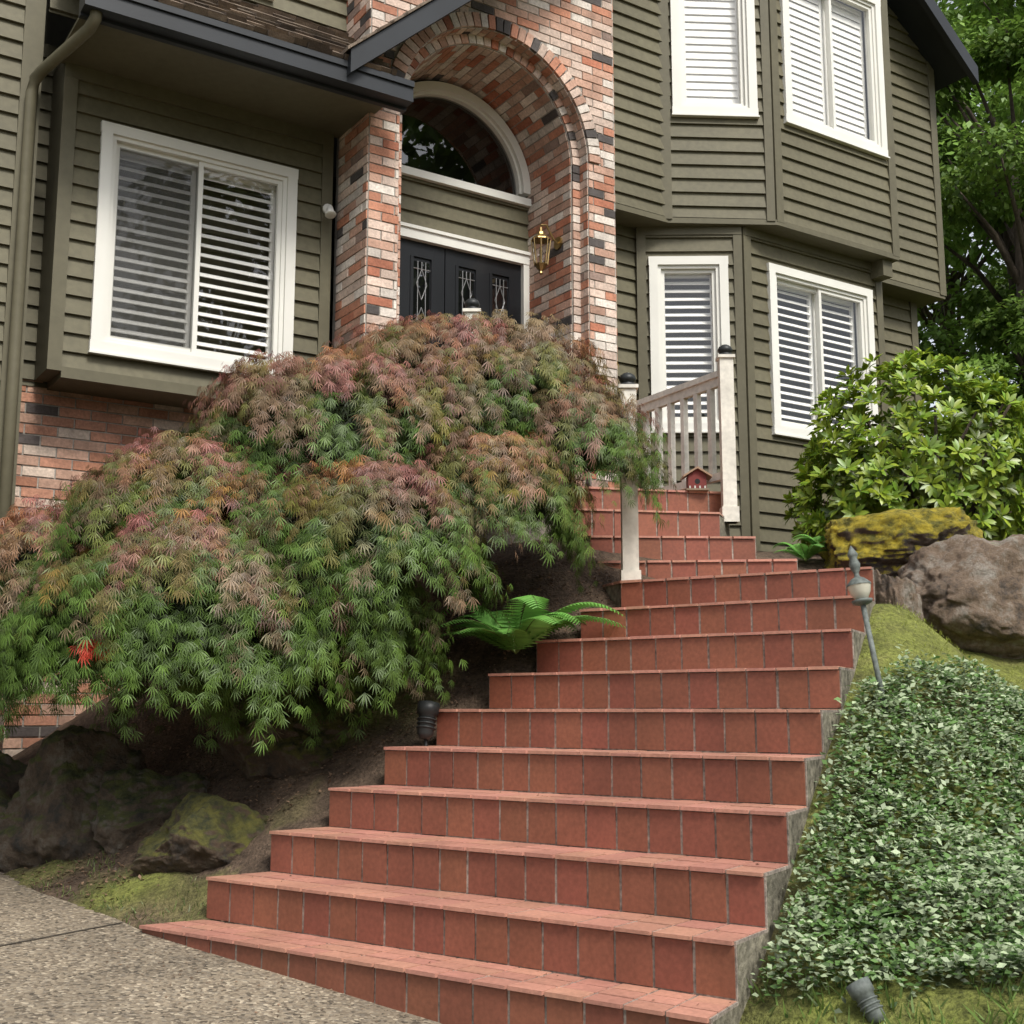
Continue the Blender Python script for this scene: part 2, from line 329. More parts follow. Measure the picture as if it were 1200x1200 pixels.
def siding(f,s0,s1,z0,z1,holes=()):
    k0=math.floor(z0/EX); k1=math.ceil(z1/EX)
    for k in range(k0,k1):
        a,b=max(z0,k*EX),min(z1,(k+1)*EX)
        cuts=sorted({a,b}|{h for ho in holes for h in ho[2:] if a<h<b})
        for za,zb in zip(cuts[:-1],cuts[1:]):
            if zb-za<1e-4: continue
            zm=(za+zb)/2; iv=[(s0,s1)]
            for h in holes:
                if h[2]<zm<h[3]:
                    nv=[]
                    for i0,i1 in iv:
                        if h[0]>i0: nv.append((i0,min(i1,h[0])))
                        if h[1]<i1: nv.append((max(i0,h[1]),i1))
                    iv=nv
            da=.026-.022*(za-k*EX)/EX; db=.026-.022*(zb-k*EX)/EX
            for i0,i1 in iv:
                if i1-i0<1e-3: continue
                sid.add([f.p(i0,da,za),f.p(i1,da,za),f.p(i1,db,zb),f.p(i0,db,zb),f.p(i0,0,za),f.p(i1,0,za)],[(0,1,2,3),(4,5,1,0)])
def window(f,s0,s1,z0,z1,mode='slider',closed=False,screen=False):
    cw=.07
    for q in ((s0,s0+cw,z0+cw,z1-cw),(s1-cw,s1,z0+cw,z1-cw),(s0-.004,s1+.004,z1-cw,z1),(s0-.004,s1+.004,z0,z0+cw)):
        fbox(wht,f,q[0],q[1],-.03,.045,q[2],q[3])
    fbox(wht,f,s0-.01,s1+.01,-.02,.06,z0-.014,z0-.001)
    a,b,c,d=s0+cw,s1-cw,z0+cw,z1-cw; fw=.028
    def fr(a,b,c,d,d0,d1,w):
        fbox(wht,f,a,a+w,d0,d1,c,d); fbox(wht,f,b-w,b,d0,d1,c,d); fbox(wht,f,a+w,b-w,d0,d1,d-w,d); fbox(wht,f,a+w,b-w,d0,d1,c,c+w)
    fr(a,b,c,d,-.07,.026,fw); a+=fw;b-=fw;c+=fw;d-=fw
    m=(a+b)/2
    if mode=='slider':
        fr(a,m+.02,c,d,-.045,-.012,.035); fr(m-.02,b,c,d,-.02,.012,.03)
        panes=[(a,m),(m,b)]
    else:
        fr(a,b,c,d,-.04,.0,.03); panes=[(a,b)]
    for i,(p,q) in enumerate(panes):
        dd=-.03 if i==0 else -.008
        glass.add([f.p(p,dd,c),f.p(q,dd,c),f.p(q,dd,d),f.p(p,dd,d)],[(0,1,2,3)])
        if screen and i==0: scr.add([f.p(p+.03,-.006,c+.03),f.p(q-.02,-.006,c+.03),f.p(q-.02,-.006,d-.03),f.p(p+.03,-.006,d-.03)],[(0,1,2,3)])
        sp=.068; nn=int((d-c-.06)/sp); fbox(blind,f,p+.01,q-.01,-.125,-.085,d-.035,d)
        fbox(blind,f,p+.005,p+.035,-.115,-.09,c,d); fbox(blind,f,q-.035,q-.005,-.115,-.09,c,d)
        for j in range(nn+1):
            zc=c+.03+j*sp; hh=.035 if closed else .018; dp=.008 if closed else .019; t=random.uniform(-.002,.002)
            v=[f.p(p+.03,-.1+dp,zc-hh+t),f.p(q-.03,-.1+dp,zc-hh),f.p(q-.03,-.1-dp,zc+hh+t),f.p(p+.03,-.1-dp,zc+hh)]
            v2=[x+f.n*.004+Vector((0,0,.004)) for x in v]; blind.hexa(v+v2)
    a,b,c,d=s0+.02,s1-.02,z0+.02,z1-.02
    room.add([f.p(a,-.5,c),f.p(b,-.5,c),f.p(b,-.5,d),f.p(a,-.5,d),f.p(a,-.031,c),f.p(b,-.031,c),f.p(b,-.031,d),f.p(a,-.031,d)],
             [(0,1,2,3),(0,1,5,4),(2,3,7,6),(0,3,7,4),(1,2,6,5)])
    return (s0+.01,s1-.01,z0+.01,z1-.01)
f0=FD(0)
h=window(f0,0,1.33,2.18,3.69,screen=True)
siding(f0,-.16,1.52,2.06,4.06,[h])
fbox(trim,f0,-.245,-.16,-.3,.03,2.03,4.06); fbox(trim,f0,1.52,1.6,-.3,.03,2.03,4.06); fbox(trim,f0,-.16,1.52,-.36,.03,1.99,2.058)
fbox(trim,f0,-.245,1.6,.001,.032,3.93,4.02)
trim.add([f0.p(-.242,-.35,2.035),f0.p(-.242,.02,2.035),f0.p(-.242,.02,4.1),f0.p(-.242,-.35,4.1)],[(0,1,2,3)])
siding(FD(.34),-.38,1.66,2.0,4.3)
siding(f0,-3.5,-.5,-.9,7); fbox(trim,f0,-.5,-.38,-.34,.032,-.9,7)
fu=FD(-.07)
h=window(fu,-.3,1.08,4.86,6.3); siding(fu,-.37,1.66,4.3,7,[h])
fbox(trim,f0,-4,1.66,-3,-2.9,-.9,7)
fd=FD(.24); C0=2.70
siding(fd,1.9,3.5,3.60,3.99)
siding(FD(0),3.7,4.40,1.0,4.3)
def seg(pa,pb): 
    a=Vector(pa);b=Vector(pb); return Fr((a.x,a.y),(b.x-a.x,b.y-a.y)),(b-a).to_2d().length
fa,la=seg(W(4.36,-.04),W(5.05,-.51)); 
h=window(fa,.07,la-.12,2.2,3.67,'single'); siding(fa,0,la-.05,.9,4.05,[h])
fb=FD(-.51); h=window(fb,5.32,6.58,2.22,3.67); siding(fb,5.1,6.66,.9,4.05,[h])
fbox(trim,fa,la-.07,la,-.03,.03,.9,4.02); fbox(trim,fb,5.05,5.13,-.03,.03,.9,4.02); fbox(trim,fb,6.65,6.73,-.1,.03,.9,4.02)
fbox(trim,fa,-.03,.045,-.03,.03,.9,4.02); fbox(trim,fa,0,la,.001,.034,3.86,4.0); fbox(trim,fb,5.06,6.72,.001,.034,3.86,4.0)
siding(FD(0),6.6,7.75,.9,4.05); fbox(trim,FD(0),7.75,7.84,-.1,.03,.9,4.05)
fw_=FD(-.24); siding(fw_,3.78,4.50,3.98,7)
fc,lc=seg(W(4.475,-.24),W(5.26,-.69)); h=window(fc,.07,lc-.12,4.87,6.4,'single',closed=True); siding(fc,.04,lc-.05,3.98,7,[h])
fe=FD(-.69); h=window(fe,5.40,6.66,4.87,6.4,closed=True); siding(fe,5.3,6.70,3.98,7,[h])
fbox(trim,fc,lc-.07,lc,-.03,.032,3.96,7); fbox(trim,fe,5.26,5.34,-.03,.032,3.96,7); fbox(trim,fe,6.68,6.77,-.45,.032,3.96,7); fbox(trim,fc,-.04,.05,-.03,.032,3.96,7)
siding(fw_,6.77,7.9,3.98,6.9); fbox(trim,fw_,7.9,7.99,-.1,.03,3.96,6.9)
sidef=Fr((W(7.985,-.24).x,W(7.985,-.24).y),(-.546,.838)); 
trim.add([sidef.p(0,0,3.96),sidef.p(5,0,3.96),sidef.p(5,0,7),sidef.p(0,0,7)],[(0,1,2,3)])
s2=Fr((W(7.835,0).x,W(7.835,0).y),(-.546,.838)); trim.add([s2.p(0,0,.6),s2.p(5,0,.6),s2.p(5,0,4.1),s2.p(0,0,4.1)],[(0,1,2,3)])
pts=[W(3.78,-.26),W(4.48,-.265),W(5.265,-.72),W(6.76,-.72),W(6.76,-.26),W(7.98,-.26),W(7.98,.4),W(3.78,.4)]
trim.prism([(p.x,p.y) for p in pts],3.93,3.975)
fbox(trim,fe,6.60,6.72,-.3,-.02,3.78,3.93)
fbox(trim,f0,-.3,1.7,.0,.72,4.02,4.04)
g=MB(); fbox(g,f0,-.32,1.82,.70,.80,4.00,4.135); fbox(g,f0,-.32,1.82,.80,.815,4.10,4.14); fbox(g,f0,-.32,1.82,.66,.70,3.98,4.13)
def rake(mb,f,s0,z0,s1,z1,d0,d1,h):
    mb.hexa([f.p(s0,d1,z0-h),f.p(s1,d1,z1-h),f.p(s1,d0,z1-h),f.p(s0,d0,z0-h),f.p(s0,d1,z0),f.p(s1,d1,z1),f.p(s1,d0,z1),f.p(s0,d0,z0)])
rake(g,f0,1.33,4.20,3.9,6.50,.80,.86,.16)
rake(g,f0,1.33,4.21,3.9,6.51,.40,.83,.05)
rake(g,f0,6.0,8.0,8.15,6.22,.60,.66,.17); rake(g,f0,6.0,8.02,8.15,6.24,-4,.64,.06)
g.obj('gutters_and_fascia',M['charcoal'],house)
sh=MB()
def shakes(f,s0,s1,d0,z0,d1,z1,expo=.13):
    sl=math.hypot(d1-d0,z1-z0); nr=int(sl/expo)+1; dd=(d1-d0)/sl; dz=(z1-z0)/sl
    for r in range(nr):
        s=s0+random.uniform(-.05,0)
        while s<s1:
            w_=random.uniform(.07,.19); e=min(s+w_,s1); j=random.uniform(-.015,.015)
            a=r*expo+j; b=a+expo*1.6; th=random.uniform(.012,.028); nd,nzz=-dz,dd
            if nzz<0: nd,nzz=-nd,-nzz
            q=[]
            for ss in (s+.003,e-.003):
                for (l,o) in ((a,.0),(b,.0),(b,.004),(a,th+.012)):
                    q.append(f.p(ss,d0+dd*l+nd*(o+.01),z0+dz*l+nzz*(o+.01)))
            v=random.uniform(.6,1.3); c=random.choice([(.11,.08,.055),(.15,.115,.085),(.08,.06,.045),(.18,.135,.10)])
            sh.add(q,[(0,1,2,3),(4,7,6,5),(0,3,7,4),(3,2,6,7),(0,4,5,1)],(c[0]*v,c[1]*v,c[2]*v)); s=e
shakes(f0,-.32,1.68,.80,4.14,.09,4.74)
trim.hexa([f0.p(-.32,.79,4.125),f0.p(1.7,.79,4.125),f0.p(1.7,.05,4.74),f0.p(-.32,.05,4.74),f0.p(-.32,.79,4.13),f0.p(1.7,.79,4.13),f0.p(1.7,.05,4.75),f0.p(-.32,.05,4.75)])
for i in range(26):
    s=1.30+i*.1; z=4.22+(s-1.33)*.895
    c=random.choice([(.12,.085,.06),(.16,.125,.095)])
    sh.hexa([f0.p(s,.88,z-.01),f0.p(s+.13,.88,z+.105),f0.p(s+.13,.07,z+.105),f0.p(s,.07,z-.01),f0.p(s,.88,z+.015),f0.p(s+.13,.88,z+.12),f0.p(s+.13,.07,z+.12),f0.p(s,.07,z+.015)],c)
sh.obj('shake_roof',M['shingle'],house)
ds=MB(); ds.tube([W(-.24,-.74,4.02),W(-.24,-.73,3.97),W(-.26,-.68,3.92),W(-.40,-.16,3.86),W(-.43,-.09,3.82),W(-.44,-.07,3.74),W(-.44,-.07,2),W(-.44,-.07,-.5)],.036,10); ds.obj('downspout',M['trimgreen'],house,True)
# ---- bricks
bk=MB(); mo=MB()
def bcol(kind=0):
    r=random.random()
    if kind==0:
        c=((.42,.19,.12) if r<.13 else (.44,.27,.20) if r<.37 else (.53,.41,.34) if r<.70 else (.36,.14,.085) if r<.75 else (.58,.52,.46) if r<.92 else (.08,.07,.066) if r<.97 else (.24,.17,.14))
    else:
        c=((.42,.21,.14) if r<.3 else (.48,.30,.22) if r<.62 else (.34,.16,.10) if r<.72 else (.55,.44,.36) if r<.93 else (.09,.075,.07))
    v=random.uniform(.82,1.12); return tuple(x*v for x in c)
BH=.0665; BL=.2
def brickwall(f,s0,s1,z0,z1,hole=None,kind=0,d=0):
    k=0; z=z0
    while z<z1:
        zc=z+BH/2; hw=hole(zc) if hole else 0
        iv=[(s0,s1)] if not hw else [(s0,C0-hw),(C0+hw,s1)]
        for a,b in iv:
            s=s0-(BL/2 if k%2 else 0)
            while s<b:
                x0,x1=max(s,a),min(s+BL,b)
                if x1-x0>.02:
                    o=random.uniform(-.002,.003)
                    fbox(bk,f,x0+.005,x1-.005,d-.03,d+.007+o,z+.005,z+BH-.005,bcol(kind))
                s+=BL
        z+=BH;k+=1
fA=FD(-.47); ZS=4.13; r1,r2=.81,.735; ZT=7.0; ZB=1.2
def hole(z):
    if z<ZS: return r1
    q=.93**2-(z-ZS)**2; return math.sqrt(q) if q>0 else 0
brickwall(fA,1.66,3.77,ZB,ZT,hole)
def arc(r,n=40):
    return [(C0-r,ZB),(C0-r,ZS)]+[(C0-r*math.cos(math.pi*i/n),ZS+r*math.sin(math.pi*i/n)) for i in range(1,n)]+[(C0+r,ZS),(C0+r,ZB)]
def backing(f,r,sl,sr,d):
    p=arc(r)
    mo.add([f.p(sl,d,ZB),f.p(p[1][0],d,ZB),f.p(p[1][0],d,ZT),f.p(sl,d,ZT)],[(0,1,2,3)])
    mo.add([f.p(p[-1][0],d,ZB),f.p(sr,d,ZB),f.p(sr,d,ZT),f.p(p[-1][0],d,ZT)],[(0,1,2,3)])
    for a,b in zip(p[1:-2],p[2:-1]): mo.add([f.p(a[0],d,a[1]),f.p(b[0],d,b[1]),f.p(b[0],d,ZT),f.p(a[0],d,ZT)],[(0,1,2,3)])
def reveal(f,r,d0,d1):
    p=arc(r)
    for a,b in zip(p[:-1],p[1:]): mo.add([f.p(a[0],d0,a[1]),f.p(b[0],d0,b[1]),f.p(b[0],d1,b[1]),f.p(a[0],d1,a[1])],[(0,1,2,3)])
backing(fA,r1,1.66,3.77,0); reveal(fA,r1,0,-.11); backing(fA,r2,C0-r1-.03,C0+r1+.03,-.11); reveal(fA,r2,-.11,-.72)
def path(r):
    n1=int((ZS-ZB)/BH); out=[]
    for i in range(n1+1):
        z=ZS-(i+.5)*BH
        out.append((C0-r,z,0,1,-1,0)); out.append((C0+r,z,0,1,1,0))
    n2=round(math.pi*r/BH)
    for i in range(n2):
        a=math.pi*(i+.5)/n2; out.append((C0-r*math.cos(a),ZS+r*math.sin(a),math.sin(a),math.cos(a),-math.cos(a),math.sin(a)))
    return out
def runbricks(f,r,d0,d1,L=BL):
    for i,(s,z,ts,tz,os_,oz) in enumerate(path(r)):
        row=int(round(z/BH)) if ts==0 else i
        d=d0+(L/2 if row%2 else 0)
        while d>d1:
            x0=min(d,d0); x1=max(d-L,d1)
            if x0-x1>.02:
                c=f.p(s,(x0+x1)/2,z)+(f.t*os_+f.z*oz)*(.02-.006)
                bk.box(c,(f.t*ts+f.z*tz)*(BH/2-.005),(f.t*os_+f.z*oz)*.02,f.n*((x0-x1)/2-.005),bcol())
            d-=L
runbricks(fA,r2,-.115,-.72); runbricks(fA,r1,.004,-.112,.12)
for (s,z,ts,tz,os_,oz) in path(r2+.0375):
    bk.box(fA.p(s,-.11+.004,z),(fA.t*ts+fA.z*tz)*(BH/2-.005),(fA.t*os_+fA.z*oz)*.033,fA.n*.012,bcol())
n2=round(math.pi*.865/.066)
for i in range(n2):
    a=math.pi*(i+.5)/n2; s,z=C0-.867*math.cos(a),ZS+.867*math.sin(a)
    bk.box(fA.p(s,0,z),(fA.t*math.sin(a)+fA.z*math.cos(a))*.0275,(fA.t*-math.cos(a)+fA.z*math.sin(a))*.053,fA.n*.022,bcol())
fl=Fr((W(1.66,0).x,W(1.66,0).y),(.546,-.838)); brickwall(fl,0,.47,ZB,ZT)
mo.add([fl.p(-.05,0,ZB),fl.p(.47,0,ZB),fl.p(.47,0,ZT),fl.p(-.05,0,ZT)],[(0,1,2,3)])
frr=Fr((W(3.77,-.47).x,W(3.77,-.47).y),(-.546,.838)); brickwall(frr,0,.5,ZB,ZT)
mo.add([frr.p(0,0,ZB),frr.p(.5,0,ZB),frr.p(.5,0,ZT),frr.p(0,0,ZT)],[(0,1,2,3)])
fk=FD(.34); brickwall(fk,-.38,1.7,-.9,2.03,kind=1); mo.add([fk.p(-.4,0,-.9),fk.p(1.7,0,-.9),fk.p(1.7,0,2.05),fk.p(-.4,0,2.05)],[(0,1,2,3)])
fk2=FD(-.035); brickwall(fk2,-3.5,-.36,-.9,-.02,kind=1); mo.add([fk2.p(-3.5,0,-.9),fk2.p(-.36,0,-.9),fk2.p(-.36,0,0),fk2.p(-3.5,0,0)],[(0,1,2,3)])
bk.obj('bricks',M['brick'],house); mo.obj('mortar_backing',M['mortar'],house)
# ---- door and transom
dz0,dz1=1.42,3.5; dr=MB(); ld=MB(); dg=MB()
fbox(wht,fd,1.93,3.45,-.03,.035,3.5,3.6); fbox(wht,fd,3.375,3.435,-.03,.03,1.42,3.5); fbox(wht,fd,1.93,1.98,-.03,.03,1.42,3.5)
fbox(wht,fd,1.93,3.45,.035,.05,3.575,3.6)
for (a,b) in ((1.98,2.672),(2.68,3.375)):
    fbox(dr,fd,a,b,-.06,-.025,dz0,dz1)
    for rr in ((a,a+.09),(b-.09,b),((a+b)/2-.05,(a+b)/2+.05)): fbox(dr,fd,rr[0],rr[1],-.025,-.01,dz0+.02,dz1)
    fbox(dr,fd,a+.09,b-.09,-.024,-.0105,dz1-.12,dz1-.002)
    for (p,q) in ((a+.09,(a+b)/2-.05),((a+b)/2+.05,b-.09)):
        dg.add([fd.p(p+.025,-.022,2.3),fd.p(q-.025,-.022,2.3),fd.p(q-.025,-.022,3.35),fd.p(p+.025,-.022,3.35)],[(0,1,2,3)])
        fbox(dr,fd,p,p+.025,-.024,-.004,2.25,3.38); fbox(dr,fd,q-.025,q,-.024,-.004,2.25,3.38)
        m=(p+q)/2; hw=(q-p)/2-.028
        def line(x0,z0,x1,z1): ld.tube([fd.p(x0,-.018,z0),fd.p(x1,-.018,z1)],.0035,5)
        for zz in (2.45,2.75,3.05):
            line(m,zz,m+hw*.6,zz+.12);line(m+hw*.6,zz+.12,m,zz+.24);line(m,zz+.24,m-hw*.6,zz+.12);line(m-hw*.6,zz+.12,m,zz)
        for sx in (-.45,.45): line(m+hw*sx,2.3,m+hw*sx,3.35)
        line(m-hw,2.4,m+hw,2.4); line(m-hw,3.29,m+hw,3.29)
        line(m,2.3,m,2.45); line(m,3.29,m,3.35)
    fbox(dr,fd,a+.12,b-.12,-.025,-.008,1.6,2.12)
dr.obj('double_door',M['doorblack'],house); ld.obj('door_caming',M['lead'],house); dg.obj('door_glass',M['glassdark'],house)
zc=4.09; fbox(wht,fd,1.93,3.46,-.03,.06,3.985,4.045)
def ring(mb,f,r0,r1_,d0,d1,n=40):
    for i in range(n):
        a,b=math.pi*i/n,math.pi*(i+1)/n
        q=[]
        for d in (d0,d1):
            for (r,t) in ((r0,a),(r1_,a),(r1_,b),(r0,b)): q.append(f.p(C0-r*math.cos(t),d,zc+r*math.sin(t)))
        mb.hexa(q)
ring(wht,fd,.665,.735,-.05,.05); ring(wht,fd,.645,.665,-.05,.015)
p=[fd.p(C0-.65*math.cos(math.pi*i/30),-.03,zc+.65*math.sin(math.pi*i/30)) for i in range(31)]
dg2=MB(); dg2.add([fd.p(C0+.66,-.03,4.03),fd.p(C0-.66,-.03,4.03)]+p,[tuple(range(33))[::-1]]); dg2.obj('transom_glass',M['glassdark'],house)
room.add([fd.p(1.8,-.6,3.9),fd.p(3.6,-.6,3.9),fd.p(3.6,-.6,5),fd.p(1.8,-.6,5),fd.p(1.8,-.06,3.9),fd.p(3.6,-.06,3.9),fd.p(3.6,-.06,5),fd.p(1.8,-.06,5)],[(0,1,2,3),(0,1,5,4),(2,3,7,6),(0,3,7,4),(1,2,6,5)])
room.add([fd.p(1.8,-.07,1.3),fd.p(3.6,-.07,1.3),fd.p(3.6,-.07,4),fd.p(1.8,-.07,4)],[(0,1,2,3)])
sid.obj('clapboard_siding',M['siding'],house); trim.obj('green_trim',M['trimgreen'],house); wht.obj('window_frames',M['white'],house)
blind.obj('window_blinds',M['blind'],house); room.obj('dark_interior',M['room'],house); glass.obj('window_panes',M['glass'],house); scr.obj('insect_screens',M['screen'],house)
core=MB()  # unseen simple house body, added behind the walls to block light
pc=[W(-3.5,.9),W(7.8,.9),W(7.8,7),W(-3.5,7)]; core.prism([(p.x,p.y) for p in pc],-1,6.9)
pc=[W(-3.45,.95),W(-3.45,.02),W(-.45,.02),W(-.45,.95)]; core.prism([(p.x,p.y) for p in pc],-1,6.8)
core.obj('house_core',M['trimgreen'],house)
# ---------------------------------------------------------------- fixtures
wl=empty('wall_lantern'); b=MB(); g2=MB()
lc_=W(3.26,-.2,3.46)
b.tube([W(3.43,-.2,3.53),W(3.38,-.2,3.57),W(3.31,-.2,3.67),W(3.26,-.2,3.66),lc_+Vector((0,0,.17))],.009,8)
b.lathe(W(3.425,-.2,3.55),[(0,-.012),(.05,-.01),(.05,.01),(0,.012)],14,axis=(.838,.546,0))
b.lathe(lc_,[(0,.19),(.012,.18),(.014,.15),(.03,.14),(.035,.12),(.075,.085),(.078,.075)],8)
b.lathe(lc_,[(.05,-.125),(.055,-.115),(.03,-.15),(.012,-.17),(.016,-.185),(0,-.2)],8)
for k in range(8):
    an=2*math.pi*k/8; e=Vector((math.cos(an),math.sin(an),0)); b.tube([lc_+e*.074+Vector((0,0,.08)),lc_+e*.05-Vector((0,0,.12))],.005,5)
g2.lathe(lc_,[(.07,.078),(.046,-.118)],8)
b.lathe(lc_,[(.012,-.12),(.012,.0),(0,.01)],8)
b.obj('brass_frame',M['brass'],wl); g2.obj('glass_panes',M['glass'],wl)
fl_=empty('wall_flood_light'); b=MB(); q=W(1.56,-.04,3.45)
b.lathe(q,[(0,0),(.04,0),(.04,.015),(0,.02)],12,axis=(.546,-.838,0)); b.tube([q,q+Vector((.03,-.06,0)),q+Vector((.03,-.08,-.04))],.012,8)
b.lathe(q+Vector((.03,-.08,-.03)),[(0,.02),(.022,.015),(.026,-.02),(.04,-.05),(.036,-.055),(0,-.05)],14,axis=(-.15,.35,.9))
b.obj('lamp_body',M['white'],fl_,True)
def newel(name,x,y,z0,z1,w=.045):
    e=empty(name); b=MB(); b.cube(x-w,x+w,y-w,y+w,z0,z1); b.cube(x-w-.012,x+w+.012,y-w-.012,y+w+.012,z1,z1+.02); b.cube(x-w-.01,x+w+.01,y-w-.01,y+w+.01,z0,z0+.1)
    b.obj('post',M['post'],e); c=MB(); c.lathe((x,y,z1+.02),[(.05,0),(.052,.012),(.03,.02),(.045,.028),(.05,.045),(.04,.065),(.02,.078),(0,.08)],14); c.obj('cap',M['black'],e,True)
newel('newel_post',.66,6.87,.66,1.80); newel('newel_post',1.42,7.98,1.2,2.30); newel('newel_post',-.25,7.45,1.3,2.44)
rl=empty('porch_railing'); b=MB(); A=Vector((1.40,8.02,0)); B=Vector((.86,8.98,0)); e=(B-A).normalized(); nn=Vector((e.y,-e.x,0)); ln=(B-A).length
b.box((A+B)/2+Vector((0,0,2.21)),e*ln/2,nn*.035,Vector((0,0,.02))); b.box((A+B)/2+Vector((0,0,2.16)),e*ln/2,nn*.02,Vector((0,0,.03))); b.box((A+B)/2+Vector((0,0,1.52)),e*ln/2,nn*.02,Vector((0,0,.025)))
for i in range(7):
    c=A+e*(ln*(i+.8)/7.4); b.box(c+Vector((0,0,1.85)),e*.019,nn*.019,Vector((0,0,.31)))
b.obj('rail_and_balusters',M['post'],rl)
bh=empty('birdhouse'); b=MB(); x,y,z=1.22,8.06,1.42
b.cube(x-.06,x+.06,y-.05,y+.05,z+.012,z+.10,(.16,.03,.025)); b.cube(x-.075,x+.075,y-.065,y+.065,z,z+.012,(.2,.15,.1))
b.add([(x-.06,y-.05,z+.1),(x+.06,y-.05,z+.1),(x,y-.05,z+.145),(x-.06,y+.05,z+.1),(x+.06,y+.05,z+.1),(x,y+.05,z+.145)],[(0,1,2),(3,5,4)],(.16,.03,.025))
for sgn in (-1,1):
    b.hexa([(x,y-.075,z+.145),(x+sgn*.095,y-.075,z+.085),(x+sgn*.095,y+.075,z+.085),(x,y+.075,z+.145),(x,y-.075,z+.158),(x+sgn*.095,y-.075,z+.098),(x+sgn*.095,y+.075,z+.098),(x,y+.075,z+.158)],(.30,.2,.13))
b.lathe((x,y-.0502,z+.06),[(0,.001),(.018,.001)],12,(.01,.01,.01),axis=(0,-1,0))
for k in range(4): b.cube(x-.055+k*.033,x-.045+k*.033,y-.056,y-.051,z+.012,z+.03,(.5,.5,.45))
b.obj('body',M['attr'],bh)
pl=empty('path_light'); b=MB(); base=Vector((1.53,5.12,-.03)); top=Vector((1.475,5.2,.44)); b.tube([base,top],.012,8)
ax=(top-base).normalized()
b.lathe(top,[(.012,-.01),(.04,0),(.045,.012),(.012,.02)],14,axis=ax)
b.lathe(top,[(.052,.075),(.05,.085),(.03,.105),(.012,.115),(.01,.13),(.02,.15),(.024,.17),(.015,.195),(.02,.205),(.022,.215),(.012,.235),(.004,.25),(0,.255)],14,axis=ax)
b.obj('stake_and_finial',M['graymetal'],pl,True); c=MB(); c.lathe(top,[(.014,.012),(.028,.02),(.042,.045),(.05,.078)],14,axis=ax); c.obj('lens',M['frost'],pl,True)
def spot(x,y,z,ax,mat,sc_=1):
    e=empty('spotlight'); b=MB(); p=Vector((x,y,z)); b.tube([p-Vector((0,0,.16)),p+Vector((0,0,.03))*sc_],.009,8)
    b.lathe(p+Vector((0,0,.04))*sc_,[(0,-.05*sc_),(.02*sc_,-.05*sc_),(.034*sc_,-.03*sc_),(.036*sc_,.05*sc_),(.045*sc_,.055*sc_),(.047*sc_,.1*sc_),(.04*sc_,.1*sc_),(.038*sc_,.085*sc_),(0,.083*sc_)],16,axis=ax)
    for k in range(3): b.lathe(p+Vector((0,0,.04))*sc_,[(.036*sc_,(-.01+.018*k)*sc_),(.041*sc_,(-.008+.018*k)*sc_),(.041*sc_,(-.004+.018*k)*sc_),(.036*sc_,(-.002+.018*k)*sc_)],16,axis=ax)
    b.obj('lamp_body',mat,e,True)
spot(-.41,5.99,-.13,(.1,.25,1),M['black'],1.15)
spot(1.03,3.72,-.88,(-.35,.4,.75),M['graymetal'],.8)
# ---------------------------------------------------------------- boulders
def boulder(c,r,mat,seed,rot=0,amp=.28):
    import bmesh
    bm=bmesh.new(); bmesh.ops.create_icosphere(bm,subdivisions=6,radius=1); rnd=random.Random(seed)
    pl=[(Vector((rnd.gauss(0,1),rnd.gauss(0,1),rnd.gauss(0,.8))).normalized(),rnd.uniform(.6,.85)) for _ in range(13)]
    for v in bm.verts:
        p=v.co.copy()
        for nn,d in pl:
            t=p.dot(nn)
            if t>d: p-=nn*(t-d)*.93
        q=p*1.3+Vector((seed*3.1,0,0)); dsp=noise.fractal(q,1,2,4)*amp+noise.fractal(q*5,.7,2,5)*.09
        p*=1+dsp*.6; v.co=Vector((p.x*r[0],p.y*r[1],p.z*r[2]))
    me=bpy.data.meshes.new('boulder'); bm.to_mesh(me); bm.free(); me.materials.append(mat)
    me.polygons.foreach_set('use_smooth',[True]*len(me.polygons))
    o=bpy.data.objects.new('boulder',me); o.location=c; o.rotation_euler=(0,0,rot); sc.collection.objects.link(o)
rk=mk_rock('granite_rust',(.06,.05,.042),(.30,.27,.23),.2); rkd=mk_rock('dark_rock',(.03,.028,.024),(.15,.135,.11),.75,(.06,.07,.02)); rkm=mk_rock('mossy_rock',(.04,.035,.03),(.12,.1,.08),1.6,(.28,.235,.02)); rkm2=mk_rock('mossy_dark',(.035,.03,.025),(.13,.105,.075),1.0,(.085,.085,.02))
boulder((2.64,6.75,.57),(.60,.42,.38),rk,3,.2); boulder((2.36,7.35,.96),(.60,.36,.30),rkm,5); boulder((1.98,6.5,.45),(.16,.25,.32),rk,8)
boulder((-2.2,6.45,-.56),(.46,.4,.42),rkd,11,.3); boulder((-1.36,5.98,-.66),(.40,.30,.27),rkm2,14,.5); boulder((-1.15,6.6,-.24),(.5,.32,.30),rkm2,17); boulder((-1.75,6.45,-.55),(.40,.3,.3),rkd,31,.8); boulder((-2.75,6.6,-.6),(.45,.4,.36),rkd,19); boulder((3.5,6.6,.6),(.5,.4,.4),rk,23)
